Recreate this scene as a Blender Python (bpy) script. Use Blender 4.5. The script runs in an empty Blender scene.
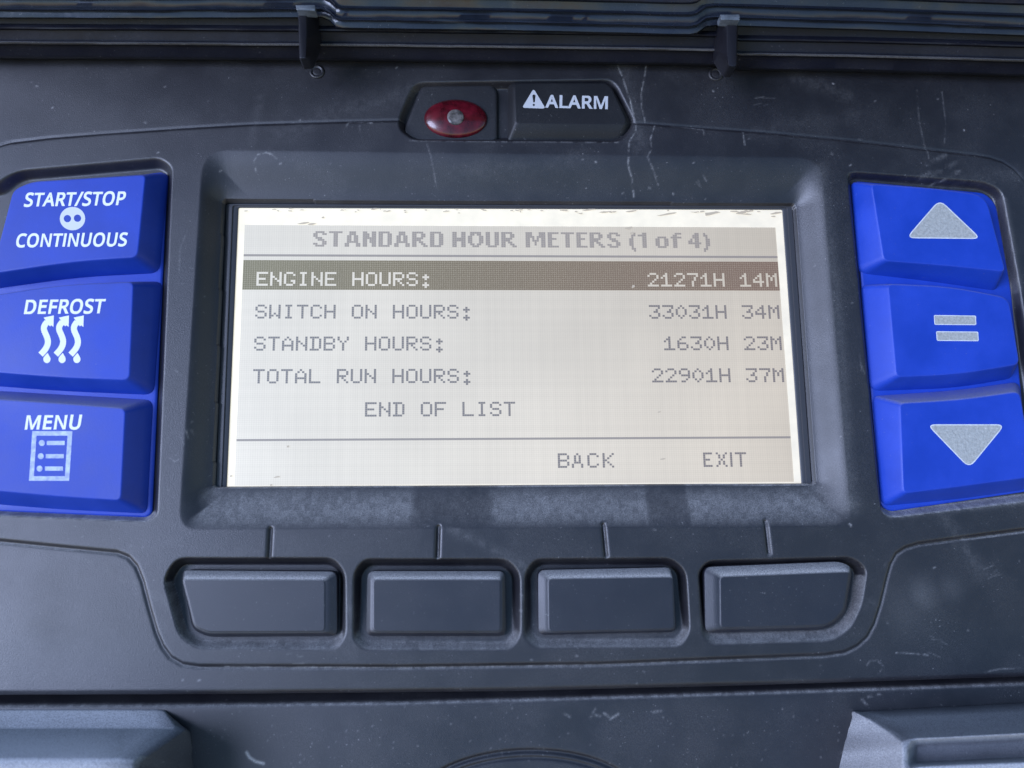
import bpy, bmesh, math
import numpy as np
from mathutils import Matrix, Vector, geometry

# ------------------------------------------------------------------ camera pose
# Panel frame: x right, y up the panel, z out of it.  Units "u" (about one photo pixel), S metres each.
S = 0.00022
F = 769.0                                    # focal length in pixels (a phone's 26 mm lens)
K = np.array([[F, 0, 512.0], [0, F, 384.0], [0, 0, 1]])
ZL = -21.0                                   # the display sits this far behind the face
def homog(src, dst):
    A = []
    for (x, y), (u, v) in zip(src, dst):
        A.append([x, y, 1, 0, 0, 0, -u*x, -u*y, -u]); A.append([0, 0, 0, x, y, 1, -v*x, -v*y, -v])
    return np.linalg.svd(np.array(A, float))[2][-1].reshape(3, 3)
LCD_Q = [(246, 223.6), (776.2, 226.5), (794.4, 480.6), (234, 484.3)]
HL = homog([(0, 0), (240, 0), (240, 128), (0, 128)], LCD_Q)          # display dots -> photo
_cal = [(6, 24, 256.4, 272.4), (6, 40, 255.8, 303.8), (6, 56, 254.1, 336.9), (6, 72, 253.0, 369.5), (54, 88, 365.5, 401.8), (3, 106.5, 243, 439.9),
        (239, 106.5, 790, 436), (30.4, 3, 313, 229.8), (209.4, 3, 710.4, 231.4), (235, 24, 767.5, 273.9), (211, 24, 714, 273.6), (235, 40, 769.7, 304.7),
        (211, 40, 716.3, 304.6), (235, 56, 772, 336.3), (211, 56, 718, 336.3), (235, 72, 773.8, 368.5), (0, 0, 246, 223.9), (240, 0, 776.2, 226.7), (0, 128, 234, 484.6), (240, 128, 794.4, 480.8)]
HD = homog([q[:2] for q in _cal], [q[2:] for q in _cal])
def dot_px(c, r):
    q = HD @ np.array([c, r, 1.0]); return q[0]/q[2], q[1]/q[2]
M = np.linalg.inv(K) @ HL
if M[2, 2] < 0: M = -M
r1, r2 = M[:, 0], -M[:, 1]
sx = np.linalg.norm(r1); sy = np.linalg.norm(r2)
a1, a2 = r1/sx, r2/sy
bi = a1+a2; bi /= np.linalg.norm(bi); bo = a1-a2; bo /= np.linalg.norm(bo)
a1, a2 = (bi+bo)/math.sqrt(2), (bi-bo)/math.sqrt(2)
a3 = np.cross(a1, a2)
R = np.stack([a1, a2, a3], 1)                # panel -> camera (x right, y down, z forward)
CW = 2.25                                    # u per display column
T0 = M[:, 2]/sx*CW                           # display's corner in the camera frame, in u
t = T0 - R @ np.array([-120*CW, 64*CW, ZL])  # panel origin: middle of the display, on the face
CAM = -R.T @ t
def at(px, py, z=0.0):
    d = R.T @ np.array([(px-512)/F, (py-384)/F, 1.0])
    k = (z-CAM[2])/d[2]
    p = CAM + k*d
    return np.array([p[0], p[1], z])
def pj(p):
    q = K @ (R @ np.asarray(p, float) + t); return q[:2]/q[2]

TILT = math.radians(50)                      # the panel leans back
Rw = Matrix(((1, 0, 0), (0, math.sin(TILT), -math.cos(TILT)), (0, math.cos(TILT), math.sin(TILT)))).to_4x4()
ORG = Vector((0, 0, 1.3))
P2W = Matrix.Translation(ORG) @ Rw @ Matrix.Scale(1, 4)

sc = bpy.context.scene
COL = sc.collection
cam = bpy.data.cameras.new('camera'); cam.sensor_width = 36; cam.lens = F*36/1024
cam.clip_start = 0.01; cam.clip_end = 500
cam.dof.use_dof = True; cam.dof.aperture_fstop = 14
co = bpy.data.objects.new('camera', cam); COL.objects.link(co)
Rc = Matrix([list(r) for r in (R.T @ np.diag([1, -1, -1]))]).to_4x4()
co.matrix_world = P2W @ Matrix.Translation(Vector(CAM*S)) @ Rc
cam.dof.focus_distance = float(-(R @ np.array([0, 0, ZL]) + t)[2] * -S)
sc.camera = co

# ------------------------------------------------------------------ light
SUN_P = Vector((-0.72, -0.02, 0.69)).normalized()          # towards the sun, panel frame
SUN_W = (Rw.to_3x3() @ SUN_P).normalized()
el = math.asin(SUN_W.z); az = math.atan2(SUN_W.x, SUN_W.y)
w = bpy.data.worlds.new('World'); sc.world = w; w.use_nodes = True
nt = w.node_tree
sky = nt.nodes.new('ShaderNodeTexSky'); sky.sky_type = 'NISHITA'; sky.sun_disc = False
sky.sun_elevation = el; sky.sun_rotation = az; sky.dust_density = 0.1; sky.air_density = 1.5; sky.ozone_density = 4.0
bg = nt.nodes['Background']; bg.inputs[1].default_value = 0.13
nt.links.new(sky.outputs[0], bg.inputs[0])
sl = bpy.data.lights.new('sun', 'SUN'); sl.energy = 3.4; sl.angle = math.radians(34); sl.color = (0.60, 0.68, 1.0)
so = bpy.data.objects.new('sun', sl); COL.objects.link(so)
so.rotation_euler = SUN_W.to_track_quat('Z', 'Y').to_euler(); so.location = (0, 0, 3)
sc.view_settings.view_transform = 'Standard'; sc.view_settings.look = 'None'
EXPO = 0.46; sc.view_settings.exposure = EXPO; sc.view_settings.gamma = 1; sc.view_settings.use_curve_mapping = False
sc.cycles.use_denoising = True

# ------------------------------------------------------------------ materials
def lin(c): return tuple(((v/255+0.055)/1.055)**2.4 if v/255 > 0.04045 else v/255/12.92 for v in c)
def mat(name, base, rough=0.5, spec=0.5, grain=0.0, grain_scale=4000, speck=0.0, dustcol=None, blotch=0.0,
        rough_var=0.0, coat=0.0, emit=None, emit_s=0.0, trans=0.0, blotch_scale=60):
    m = bpy.data.materials.new(name); m.use_nodes = True
    n = m.node_tree; L = n.links; b = n.nodes['Principled BSDF']
    b.inputs['Roughness'].default_value = rough
    b.inputs['Specular IOR Level'].default_value = spec
    b.inputs['Coat Weight'].default_value = coat; b.inputs['Coat Roughness'].default_value = 0.08
    b.inputs['Transmission Weight'].default_value = trans
    tc = n.nodes.new('ShaderNodeTexCoord')
    def noise(scale, detail=3, rg=0.6):
        t_ = n.nodes.new('ShaderNodeTexNoise'); t_.inputs['Scale'].default_value = scale
        t_.inputs['Detail'].default_value = detail; t_.inputs['Roughness'].default_value = rg
        L.new(tc.outputs['Object'], t_.inputs['Vector']); return t_.outputs[0]
    def ramp(src, a, b_, lo, hi):
        r = n.nodes.new('ShaderNodeMapRange'); L.new(src, r.inputs[0])
        r.inputs[1].default_value = a; r.inputs[2].default_value = b_; r.inputs[3].default_value = lo; r.inputs[4].default_value = hi
        return r.outputs[0]
    def math_(op, a, b_):
        x = n.nodes.new('ShaderNodeMath'); x.operation = op
        for i, v in enumerate((a, b_)):
            if isinstance(v, (int, float)): x.inputs[i].default_value = v
            else: L.new(v, x.inputs[i])
        return x.outputs[0]
    def mix(fac, a, b_):
        x = n.nodes.new('ShaderNodeMix'); x.data_type = 'RGBA'
        for s_, v in ((x.inputs[0], fac), (x.inputs[6], a), (x.inputs[7], b_)):
            if isinstance(v, tuple): s_.default_value = v + (1,) if len(v) == 3 else v
            elif isinstance(v, (int, float)): s_.default_value = v
            else: L.new(v, s_)
        return x.outputs[2]
    colr = tuple(base)
    if blotch:
        f = ramp(noise(blotch_scale, 5), 0.35, 0.7, 0, 1)
        colr = mix(f, tuple(c*(1-blotch) for c in base), tuple(c*(1+blotch) for c in base))
    dust = None
    if dustcol:
        at_ = n.nodes.new('ShaderNodeAttribute'); at_.attribute_name = 'dust'  # attribute holds real dust and pale tone painted in place of light
        fine = ramp(noise(5200, 2), 0.35, 0.65, 0.55, 1.4)
        dust = math_('MULTIPLY', at_.outputs['Fac'], fine)
        if speck:
            sp = ramp(noise(1700, 2, 0.5), 0.69, 0.77, 0, speck)
            cl = ramp(noise(90, 4), 0.40, 0.62, 0.15, 1.0)
            dust = math_('ADD', dust, math_('MULTIPLY', sp, cl))
            haze = ramp(noise(5200, 2), 0.40, 0.7, 0.0, 0.16*speck)
            dust = math_('ADD', dust, math_('MULTIPLY', haze, cl))
        dust = math_('MINIMUM', dust, 1.0)
        colr = mix(dust, colr, dustcol)
    if isinstance(colr, tuple): b.inputs['Base Color'].default_value = colr + (1,)
    else: L.new(colr, b.inputs['Base Color'])
    if rough_var:
        rr = ramp(noise(45, 5), 0.3, 0.7, rough-rough_var, rough+rough_var)
        if dust is not None: rr = math_('ADD', rr, math_('MULTIPLY', dust, 0.3))
        L.new(rr, b.inputs['Roughness'])
    if grain:
        bp = n.nodes.new('ShaderNodeBump'); bp.inputs['Strength'].default_value = grain
        bp.inputs['Distance'].default_value = 0.0002
        L.new(noise(grain_scale, 2), bp.inputs['Height']); L.new(bp.outputs[0], b.inputs['Normal'])
    if emit:
        b.inputs['Emission Color'].default_value = tuple(emit)+(1,); b.inputs['Emission Strength'].default_value = emit_s
    return m
DUST = (0.40, 0.39, 0.385)
M_plastic = mat('black_plastic', (0.0095, 0.009, 0.0125), 0.46, 0.75, 0.20, 4800, 0.34, DUST, 0.15, 0.07)
M_key = mat('soft_key_rubber', (0.008, 0.009, 0.016), 0.47, 0.72, 0.15, 4800, 0.20, DUST, 0.1, 0.05)
M_alarm = mat('alarm_key_rubber', (0.012, 0.0125, 0.015), 0.5, 0.32, 0.15, 2800, 0.2, DUST, 0.1, 0.05)
M_blue = mat('blue_silicone', (0.007, 0.044, 0.385), 0.48, 0.42, 0.12, 4500, 0.30, (0.20, 0.21, 0.34), 0.11, 0.11, blotch_scale=90)
M_print = mat('white_print', (0.78, 0.80, 0.80), 0.5, 0.4, speck=0.2, dustcol=(0.5, 0.52, 0.6))
M_worn = mat('worn_white_print', (0.42, 0.49, 0.74), 0.5, 0.4, blotch=0.3, blotch_scale=800, speck=1.0, dustcol=(0.16, 0.22, 0.62))
M_icon = mat('grey_icon_window', (0.36, 0.36, 0.34), 0.5, 0.5, 0.6, 2600, 0.9, (0.66, 0.66, 0.62), 0.20, blotch_scale=1700)
M_rim = mat('icon_rim_print', (0.60, 0.61, 0.62), 0.5, 0.4, blotch=0.15, blotch_scale=900)
M_round = mat('grey_round_print', (0.62, 0.64, 0.64), 0.5, 0.4, speck=0.5, dustcol=(0.40, 0.40, 0.38))
M_grey = mat('grey_print', (0.50, 0.51, 0.54), 0.5, 0.4)
M_gasket = mat('gasket_rubber', (0.045, 0.045, 0.05), 0.38, 0.5, rough_var=0.05)
M_seal = mat('cover_edge_rubber', (0.009, 0.010, 0.018), 0.45, 0.25, 0.2, 700, 0.25, DUST, 0.2, 0.1)
M_clear = mat('cover_plastic', (0.016, 0.021, 0.036), 0.22, 0.50, 0.35, 260, 0.2, DUST, 0.2, 0.08)
M_latch = mat('latch_plastic', (0.012, 0.012, 0.017), 0.4, 0.4, rough_var=0.05)
M_plate = mat('latch_plate', (0.13, 0.15, 0.18), 0.25, 0.5, blotch=0.35, blotch_scale=700)
M_case = mat('casing_plastic', (0.0095, 0.0095, 0.014), 0.47, 0.75, 0.20, 4800, 0.42, DUST, 0.2, 0.08)
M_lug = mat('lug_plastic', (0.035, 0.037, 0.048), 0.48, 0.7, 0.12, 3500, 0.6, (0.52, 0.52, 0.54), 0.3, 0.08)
M_holder = mat('lamp_holder_plastic', (0.018, 0.0185, 0.022), 0.52, 0.4, 0.2, 2500, 0.3, DUST, 0.15, 0.05)
M_red = mat('red_lens', (0.085, 0.004, 0.010), 0.22, 0.5, blotch=0.55, coat=0.3, rough_var=0.08, blotch_scale=420)
M_bulb = mat('bulb_tip', (0.11, 0.10, 0.095), 0.35, 0.5, 0.5, 1500, blotch=0.75, blotch_scale=1100)

# ------------------------------------------------------------------ object helpers
def root(name, label, cat, at_u):
    o = bpy.data.objects.new(name, None); COL.objects.link(o)
    o.empty_display_size = 0.02
    o.matrix_world = P2W @ Matrix.Translation(Vector(at_u)*S)
    o['label'] = label; o['category'] = cat; o['base'] = list(map(float, at_u))
    return o
def base_of(p):
    while p is not None and 'base' not in p: p = p.parent
    return np.array(p['base'][:])
def obj(name, verts, faces, m, parent, label=None, smooth=True, angle=None, attr=None):
    v = (np.asarray(verts, float) - base_of(parent))*S
    me = bpy.data.meshes.new(name)
    me.from_pydata(v.tolist(), [], faces); me.update()
    o = bpy.data.objects.new(name, me); COL.objects.link(o); o.parent = parent
    me.materials.append(m)
    if smooth: me.polygons.foreach_set('use_smooth', [True]*len(me.polygons))
    if angle: me.set_sharp_from_angle(angle=math.radians(angle))
    if attr is not None:
        a = me.attributes.new('dust', 'FLOAT', 'POINT'); a.data.foreach_set('value', np.asarray(attr, np.float32))
    if label: o['label'] = label
    return o
def fillet(pts, r, k=5):
    pts = [np.asarray(p, float)[:2] for p in pts]; n = len(pts)
    rs = r if isinstance(r, (list, tuple)) else [r]*n
    out = []
    for i in range(n):
        p, a, b = pts[i], pts[i-1], pts[(i+1) % n]
        u, v = a-p, b-p; lu, lv = np.linalg.norm(u), np.linalg.norm(v)
        u /= lu; v /= lv
        d = min(rs[i], 0.45*lu, 0.45*lv)
        A, B = p+u*d, p+v*d
        for j in range(k):
            s = j/(k-1); out.append((1-s)**2*A + 2*s*(1-s)*p + s*s*B)
    return np.array(out)
def px_poly(pts, z=0.0): return np.array([at(x, y, z)[:2] for x, y in pts])
def area(p): x, y = p[:, 0], p[:, 1]; return 0.5*np.sum(x*np.roll(y, -1)-y*np.roll(x, -1))
def inset(p, d):
    s = 1 if area(p) > 0 else -1
    e = np.roll(p, -1, 0)-p; L_ = np.linalg.norm(e, axis=1, keepdims=True)+1e-9; e /= L_
    nrm = np.stack([-e[:, 1], e[:, 0]], 1)*s
    m_ = nrm+np.roll(nrm, 1, 0); l2 = np.sum(m_*m_, 1, keepdims=True)
    return p + m_*2/np.maximum(l2, 0.8)*d*1.0
def rings_mesh(rings, zs, cap_top=True, cap_bot=False):
    n = len(rings[0]); v = []; f = []
    for r, z in zip(rings, zs):
        zz = z if hasattr(z, '__len__') else [z]*n
        v += [(p[0], p[1], q) for p, q in zip(r, zz)]
    for i in range(len(rings)-1):
        for j in range(n):
            k = (j+1) % n
            f.append((i*n+j, i*n+k, (i+1)*n+k, (i+1)*n+j))
    if cap_top: f.append(tuple((len(rings)-1)*n+j for j in range(n)))
    if cap_bot: f.append(tuple(reversed(range(n))))
    if area(np.array(rings[0])) < 0: f = [tuple(reversed(q)) for q in f]
    return v, f
def key(name, parent, m, T, O, z1, z0, er=1.2, rT=3.0, rO=4.0, drop=6, label=None, dust_light_top=0.0):
    """T: photo outline of the top face; O: photo outline of the foot, or an (dx,dy) shift of the top corner where it is hidden"""
    Tp = px_poly(T, z1)
    Op = []
    for i, o in enumerate(O):
        if len(o) == 3: Op.append(Tp[i] + np.array([o[1], o[2]]))
        else: Op.append(at(o[0], o[1], z0)[:2])
    A = fillet(Tp, rT); B = fillet(np.array(Op), rO)
    h = z1-z0
    rings = [B, B, B*0.97+A*0.03, B*0.5+A*0.5, B*0.08+A*0.92]; zs = [z0-drop, z0, z0+h*0.03, z0+h*0.5, z0+h*0.90]
    lo = B*0.08+A*0.92
    rings += [inset(A, er*0.10), inset(A, er*0.45), inset(A, er), inset(A, er*1.35)]
    zs += [z1-er*0.45, z1-er*0.12, z1, z1]
    v, f = rings_mesh(rings, zs)
    n = len(A)
    att = np.zeros(len(v))
    if dust_light_top:  # up-facing edges: dusty, and paled further to stand in for sky light
        e = np.roll(A, -1, 0)-np.roll(A, 1, 0); e /= (np.linalg.norm(e, axis=1, keepdims=True)+1e-9)
        up = (np.stack([e[:, 1], -e[:, 0]], 1)*(1 if area(A) > 0 else -1))[:, 1]
        for ri, wgt in ((2, .5), (3, .7), (4, 1.0), (5, 1), (6, .7), (7, 0.2)):
            att[ri*n:(ri+1)*n] = np.clip(up-0.5, 0, 1)*2*dust_light_top*wgt
    o = obj(name, v, f, m, parent, label, attr=att); o.data.polygons[len(f)-1].use_smooth = False
    return o

# flat print on a surface: strokes and polygons, each a hair above the next so no two faces share a plane
class Print:
    def __init__(s, z): s.v = []; s.f = []; s.z = z; s.k = 0
    def poly(s, pts, holes=(), dz=0.0):
        z = s.z+dz+s.k*0.012; s.k += 1
        loops = [pts]+list(holes)
        L3 = [[Vector((at(x, y, z)[0], at(x, y, z)[1], 0)) for x, y in l] for l in loops]
        tris = geometry.tessellate_polygon(L3)
        b = len(s.v); flat = [p for l in L3 for p in l]
        s.v += [(p.x, p.y, z) for p in flat]
        for a, c, d in tris:
            p, q, r = flat[a], flat[c], flat[d]
            if (q-p).cross(r-p).z < 0: c, d = d, c
            s.f.append((b+a, b+c, b+d))
    def stroke(s, pts, wd, closed=False):
        p = np.array(pts, float); n = len(p)
        L_, R_ = [], []
        for i in range(n):
            if closed: a, b = p[i]-p[i-1], p[(i+1) % n]-p[i]
            else:
                a = p[i]-p[i-1] if i else p[1]-p[0]; b = p[i+1]-p[i] if i < n-1 else p[-1]-p[-2]
            a = a/(np.linalg.norm(a)+1e-9); b = b/(np.linalg.norm(b)+1e-9)
            na, nb = np.array([-a[1], a[0]]), np.array([-b[1], b[0]])
            m_ = na+nb; m_ = m_*2/max(np.dot(m_, m_), 0.9)
            L_.append(p[i]+m_*wd/2); R_.append(p[i]-m_*wd/2)
        z = s.z+s.k*0.012; s.k += 1
        b0 = len(s.v)
        for a, b in zip(L_, R_): s.v.append(tuple(at(a[0], a[1], z))); s.v.append(tuple(at(b[0], b[1], z)))
        for i in range(n if closed else n-1):
            j = (i+1) % n
            q = (b0+2*i, b0+2*j, b0+2*j+1, b0+2*i+1)
            s.f.append(q)
    def build(s, name, m, parent, label=None):
        return obj(name, s.v, s.f, m, parent, label, smooth=False)
def arc(cx, cy, rx, ry, a0, a1, k=14):
    return [(cx+rx*math.cos(math.radians(a0+(a1-a0)*i/k)), cy+ry*math.sin(math.radians(a0+(a1-a0)*i/k))) for i in range(k+1)]
GLY = {
 'S': (0.769, [[(0.703, 0.268), (0.684, 0.16), (0.66, 0.116), (0.627, 0.077), (0.536, 0.02), (0.416, -0.01), (0.273, -0.012), (0.175, 0.001), (0.071, 0.045), (0.071, 0.154), (0.247, 0.103), (0.352, 0.095), (0.44, 0.104), (0.532, 0.148), (0.566, 0.197), (0.577, 0.256), (0.568, 0.315), (0.515, 0.382), (0.199, 0.532), (0.148, 0.576), (0.1, 0.655), (0.084, 0.759), (0.102, 0.855), (0.155, 0.931), (0.193, 0.96), (0.288, 1), (0.403, 1.01), (0.555, 0.999), (0.679, 0.958), (0.64, 0.85), (0.486, 0.897), (0.401, 0.903), (0.326, 0.895), (0.27, 0.871), (0.232, 0.834), (0.211, 0.758), (0.232, 0.674), (0.272, 0.632), (0.337, 0.595), (0.535, 0.511), (0.579, 0.487), (0.647, 0.431), (0.689, 0.36)]]),
 'T': (0.779, [[(0.452, 0), (0.326, 0), (0.326, 0.889), (0.014, 0.889), (0.014, 1), (0.763, 1), (0.763, 0.889), (0.452, 0.889)]]),
 'A': (0.895, [[(0.763, 0), (0.643, 0.31), (0.246, 0.31), (0.127, 0), (0, 0), (0.391, 1), (0.504, 1), (0.894, 0)], [(0.493, 0.724), (0.445, 0.874), (0.441, 0.855), (0.402, 0.724), (0.289, 0.422), (0.605, 0.422)]]),
 'R': (0.871, [[(0.412, 1), (0.558, 0.986), (0.617, 0.968), (0.666, 0.944), (0.737, 0.874), (0.772, 0.776), (0.776, 0.716), (0.763, 0.621), (0.725, 0.55), (0.672, 0.498), (0.576, 0.448), (0.85, 0), (0.703, 0), (0.461, 0.413), (0.262, 0.413), (0.262, 0), (0.136, 0), (0.136, 1)], [(0.405, 0.891), (0.262, 0.891), (0.262, 0.52), (0.486, 0.525), (0.545, 0.541), (0.59, 0.568), (0.621, 0.605), (0.639, 0.653), (0.646, 0.71), (0.634, 0.786), (0.599, 0.839), (0.541, 0.873)]]),
 '/': (0.521, [[(0.507, 1), (0.134, 0), (0.014, 0), (0.387, 1)]]),
 'O': (1.094, [[(1.01, 0.501), (1, 0.426), (0.979, 0.291), (0.927, 0.176), (0.85, 0.085), (0.802, 0.05), (0.687, 0.002), (0.62, -0.01), (0.473, -0.01), (0.343, 0.023), (0.24, 0.086), (0.199, 0.128), (0.164, 0.176), (0.113, 0.291), (0.098, 0.357), (0.085, 0.503), (0.108, 0.691), (0.136, 0.772), (0.175, 0.843), (0.226, 0.902), (0.289, 0.951), (0.364, 0.987), (0.45, 1.01), (0.549, 1.01), (0.644, 1.01), (0.728, 0.987), (0.801, 0.952), (0.864, 0.903), (0.915, 0.844), (0.956, 0.772), (0.985, 0.691), (1, 0.601)], [(0.218, 0.501), (0.234, 0.349), (0.281, 0.228), (0.317, 0.182), (0.362, 0.144), (0.415, 0.117), (0.477, 0.101), (0.619, 0.101), (0.681, 0.117), (0.733, 0.144), (0.813, 0.228), (0.86, 0.349), (0.875, 0.501), (0.867, 0.618), (0.84, 0.717), (0.797, 0.798), (0.735, 0.857), (0.652, 0.893), (0.549, 0.905), (0.478, 0.899), (0.415, 0.883), (0.317, 0.82), (0.281, 0.773), (0.234, 0.654)]]),
 'P': (0.847, [[(0.401, 1), (0.519, 0.991), (0.615, 0.966), (0.686, 0.923), (0.736, 0.865), (0.766, 0.792), (0.774, 0.665), (0.756, 0.588), (0.717, 0.517), (0.655, 0.458), (0.566, 0.415), (0.448, 0.392), (0.262, 0.389), (0.262, 0), (0.136, 0), (0.136, 1)], [(0.389, 0.892), (0.262, 0.892), (0.262, 0.497), (0.475, 0.506), (0.559, 0.534), (0.615, 0.583), (0.632, 0.616), (0.646, 0.7), (0.639, 0.759), (0.618, 0.807), (0.584, 0.845), (0.535, 0.871), (0.47, 0.887)]]),
 'C': (0.885, [[(0.564, 0.903), (0.465, 0.891), (0.42, 0.876), (0.379, 0.855), (0.311, 0.796), (0.283, 0.759), (0.242, 0.669), (0.218, 0.5), (0.223, 0.421), (0.257, 0.286), (0.325, 0.183), (0.372, 0.146), (0.427, 0.118), (0.491, 0.102), (0.563, 0.097), (0.688, 0.108), (0.803, 0.136), (0.803, 0.027), (0.687, -0.004), (0.545, -0.014), (0.449, -0.007), (0.364, 0.014), (0.29, 0.049), (0.227, 0.097), (0.176, 0.157), (0.137, 0.228), (0.108, 0.31), (0.085, 0.501), (0.099, 0.644), (0.141, 0.768), (0.209, 0.871), (0.253, 0.913), (0.303, 0.949), (0.423, 0.998), (0.566, 1.01), (0.714, 0.999), (0.842, 0.955), (0.791, 0.849), (0.688, 0.887)]]),
 'N': (1.064, [[(0.929, 0), (0.782, 0), (0.246, 0.831), (0.252, 0), (0.136, 0), (0.136, 1), (0.282, 1), (0.815, 0.172), (0.811, 1), (0.929, 1)]]),
 'I': (0.360, [[(0.115, 0), (0.115, 1), (0.245, 1), (0.245, 0)]]),
 'U': (1.024, [[(0.896, 0.353), (0.878, 0.224), (0.821, 0.114), (0.779, 0.07), (0.726, 0.045), (0.664, 0.007), (0.59, -0.009), (0.507, -0.014), (0.393, -0.003), (0.298, 0.031), (0.223, 0.088), (0.169, 0.162), (0.137, 0.252), (0.126, 0.356), (0.126, 1), (0.252, 1), (0.252, 0.352), (0.259, 0.276), (0.281, 0.213), (0.317, 0.162), (0.368, 0.125), (0.434, 0.103), (0.571, 0.099), (0.662, 0.128), (0.724, 0.183), (0.76, 0.26), (0.772, 0.353), (0.772, 1), (0.896, 1)]]),
 'D': (1.022, [[(0.937, 0.51), (0.93, 0.404), (0.909, 0.31), (0.875, 0.228), (0.827, 0.159), (0.768, 0.102), (0.696, 0.057), (0.613, 0.026), (0.519, 0.006), (0.136, 0), (0.136, 1), (0.54, 0.994), (0.628, 0.975), (0.706, 0.944), (0.774, 0.901), (0.831, 0.846), (0.877, 0.779), (0.91, 0.701), (0.93, 0.611)], [(0.804, 0.506), (0.784, 0.662), (0.76, 0.724), (0.726, 0.776), (0.683, 0.818), (0.631, 0.851), (0.502, 0.888), (0.426, 0.892), (0.262, 0.892), (0.262, 0.108), (0.522, 0.119), (0.623, 0.152), (0.702, 0.208), (0.759, 0.286), (0.793, 0.385)]]),
 'E': (0.779, [[(0.695, 0), (0.136, 0), (0.136, 1), (0.695, 1), (0.695, 0.889), (0.262, 0.889), (0.262, 0.577), (0.669, 0.577), (0.669, 0.468), (0.262, 0.468), (0.262, 0.111), (0.695, 0.111)]]),
 'F': (0.727, [[(0.262, 0), (0.136, 0), (0.136, 1), (0.695, 1), (0.695, 0.889), (0.262, 0.889), (0.262, 0.535), (0.668, 0.535), (0.668, 0.424), (0.262, 0.424)]]),
 'M': (1.270, [[(0.577, 0), (0.248, 0.877), (0.252, 0), (0.136, 0), (0.136, 1), (0.322, 1), (0.636, 0.181), (0.95, 1), (1.13, 1), (1.13, 0), (1.01, 0), (1.01, 0.68), (1.02, 0.875), (0.681, 0)]]),
 'L': (0.734, [[(0.136, 0), (0.136, 1), (0.262, 1), (0.262, 0.112), (0.699, 0.112), (0.699, 0)]]),
}
def word(P, text, p0, p1, up, bold=0.045, gap=0.0):
    """a printed word: letter outlines, thickened, from p0 to p1 along the base line"""
    lo = min(x for x, y in GLY[text[0]][1][0])-bold
    W = sum(GLY[c][0]+gap+bold*1.2 for c in text[:-1])+max(x for x, y in GLY[text[-1]][1][0])+bold-lo
    p0, p1, up = map(lambda q: np.array(q, float), (p0, p1, up)); d = (p1-p0)/W
    x = -lo
    for c in text:
        L3 = []
        for n_, l in enumerate(GLY[c][1]):
            q = inset(np.array(l), -bold if n_ == 0 else bold)
            q[:, 1] = np.clip(q[:, 1], -bold*0.4, 1+bold*0.4) if c not in 'SOCU/' else q[:, 1]
            L3.append([tuple(p0+d*(x+a)+up*b) for a, b in q])
        P.poly(L3[0], L3[1:])
        x += GLY[c][0]+gap+bold*1.2

# ------------------------------------------------------------------ control panel face: a moulded sheet
panel = root('control_panel', 'black control panel with a lit grey display, six blue keys and four black soft keys', 'control panel', (0, 0, -40))

def sdf(P, poly):
    d2 = np.full(len(P), 1e18); inside = np.zeros(len(P), bool)
    for a, b in zip(poly, np.roll(poly, -1, 0)):
        e = b-a; w_ = P-a
        tt = np.clip((w_@e)/(e@e+1e-12), 0, 1)
        q = w_-tt[:, None]*e; d2 = np.minimum(d2, np.einsum('ij,ij->i', q, q))
        c = (a[1] > P[:, 1]) != (b[1] > P[:, 1])
        with np.errstate(divide='ignore', invalid='ignore'):
            xi = (b[0]-a[0])*(P[:, 1]-a[1])/(b[1]-a[1])+a[0]
        inside ^= c & (P[:, 0] < xi)
    d = np.sqrt(d2); return np.where(inside, -d, d)
def ldist(P, line):
    d2 = np.full(len(P), 1e18)
    for a, b in zip(line[:-1], line[1:]):
        e = b-a; w_ = P-a; tt = np.clip((w_@e)/(e@e+1e-12), 0, 1); q = w_-tt[:, None]*e
        d2 = np.minimum(d2, np.einsum('ij,ij->i', q, q))
    return np.sqrt(d2)
def sm(x): x = np.clip(x, 0, 1); return x*x*(3-2*x)
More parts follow.
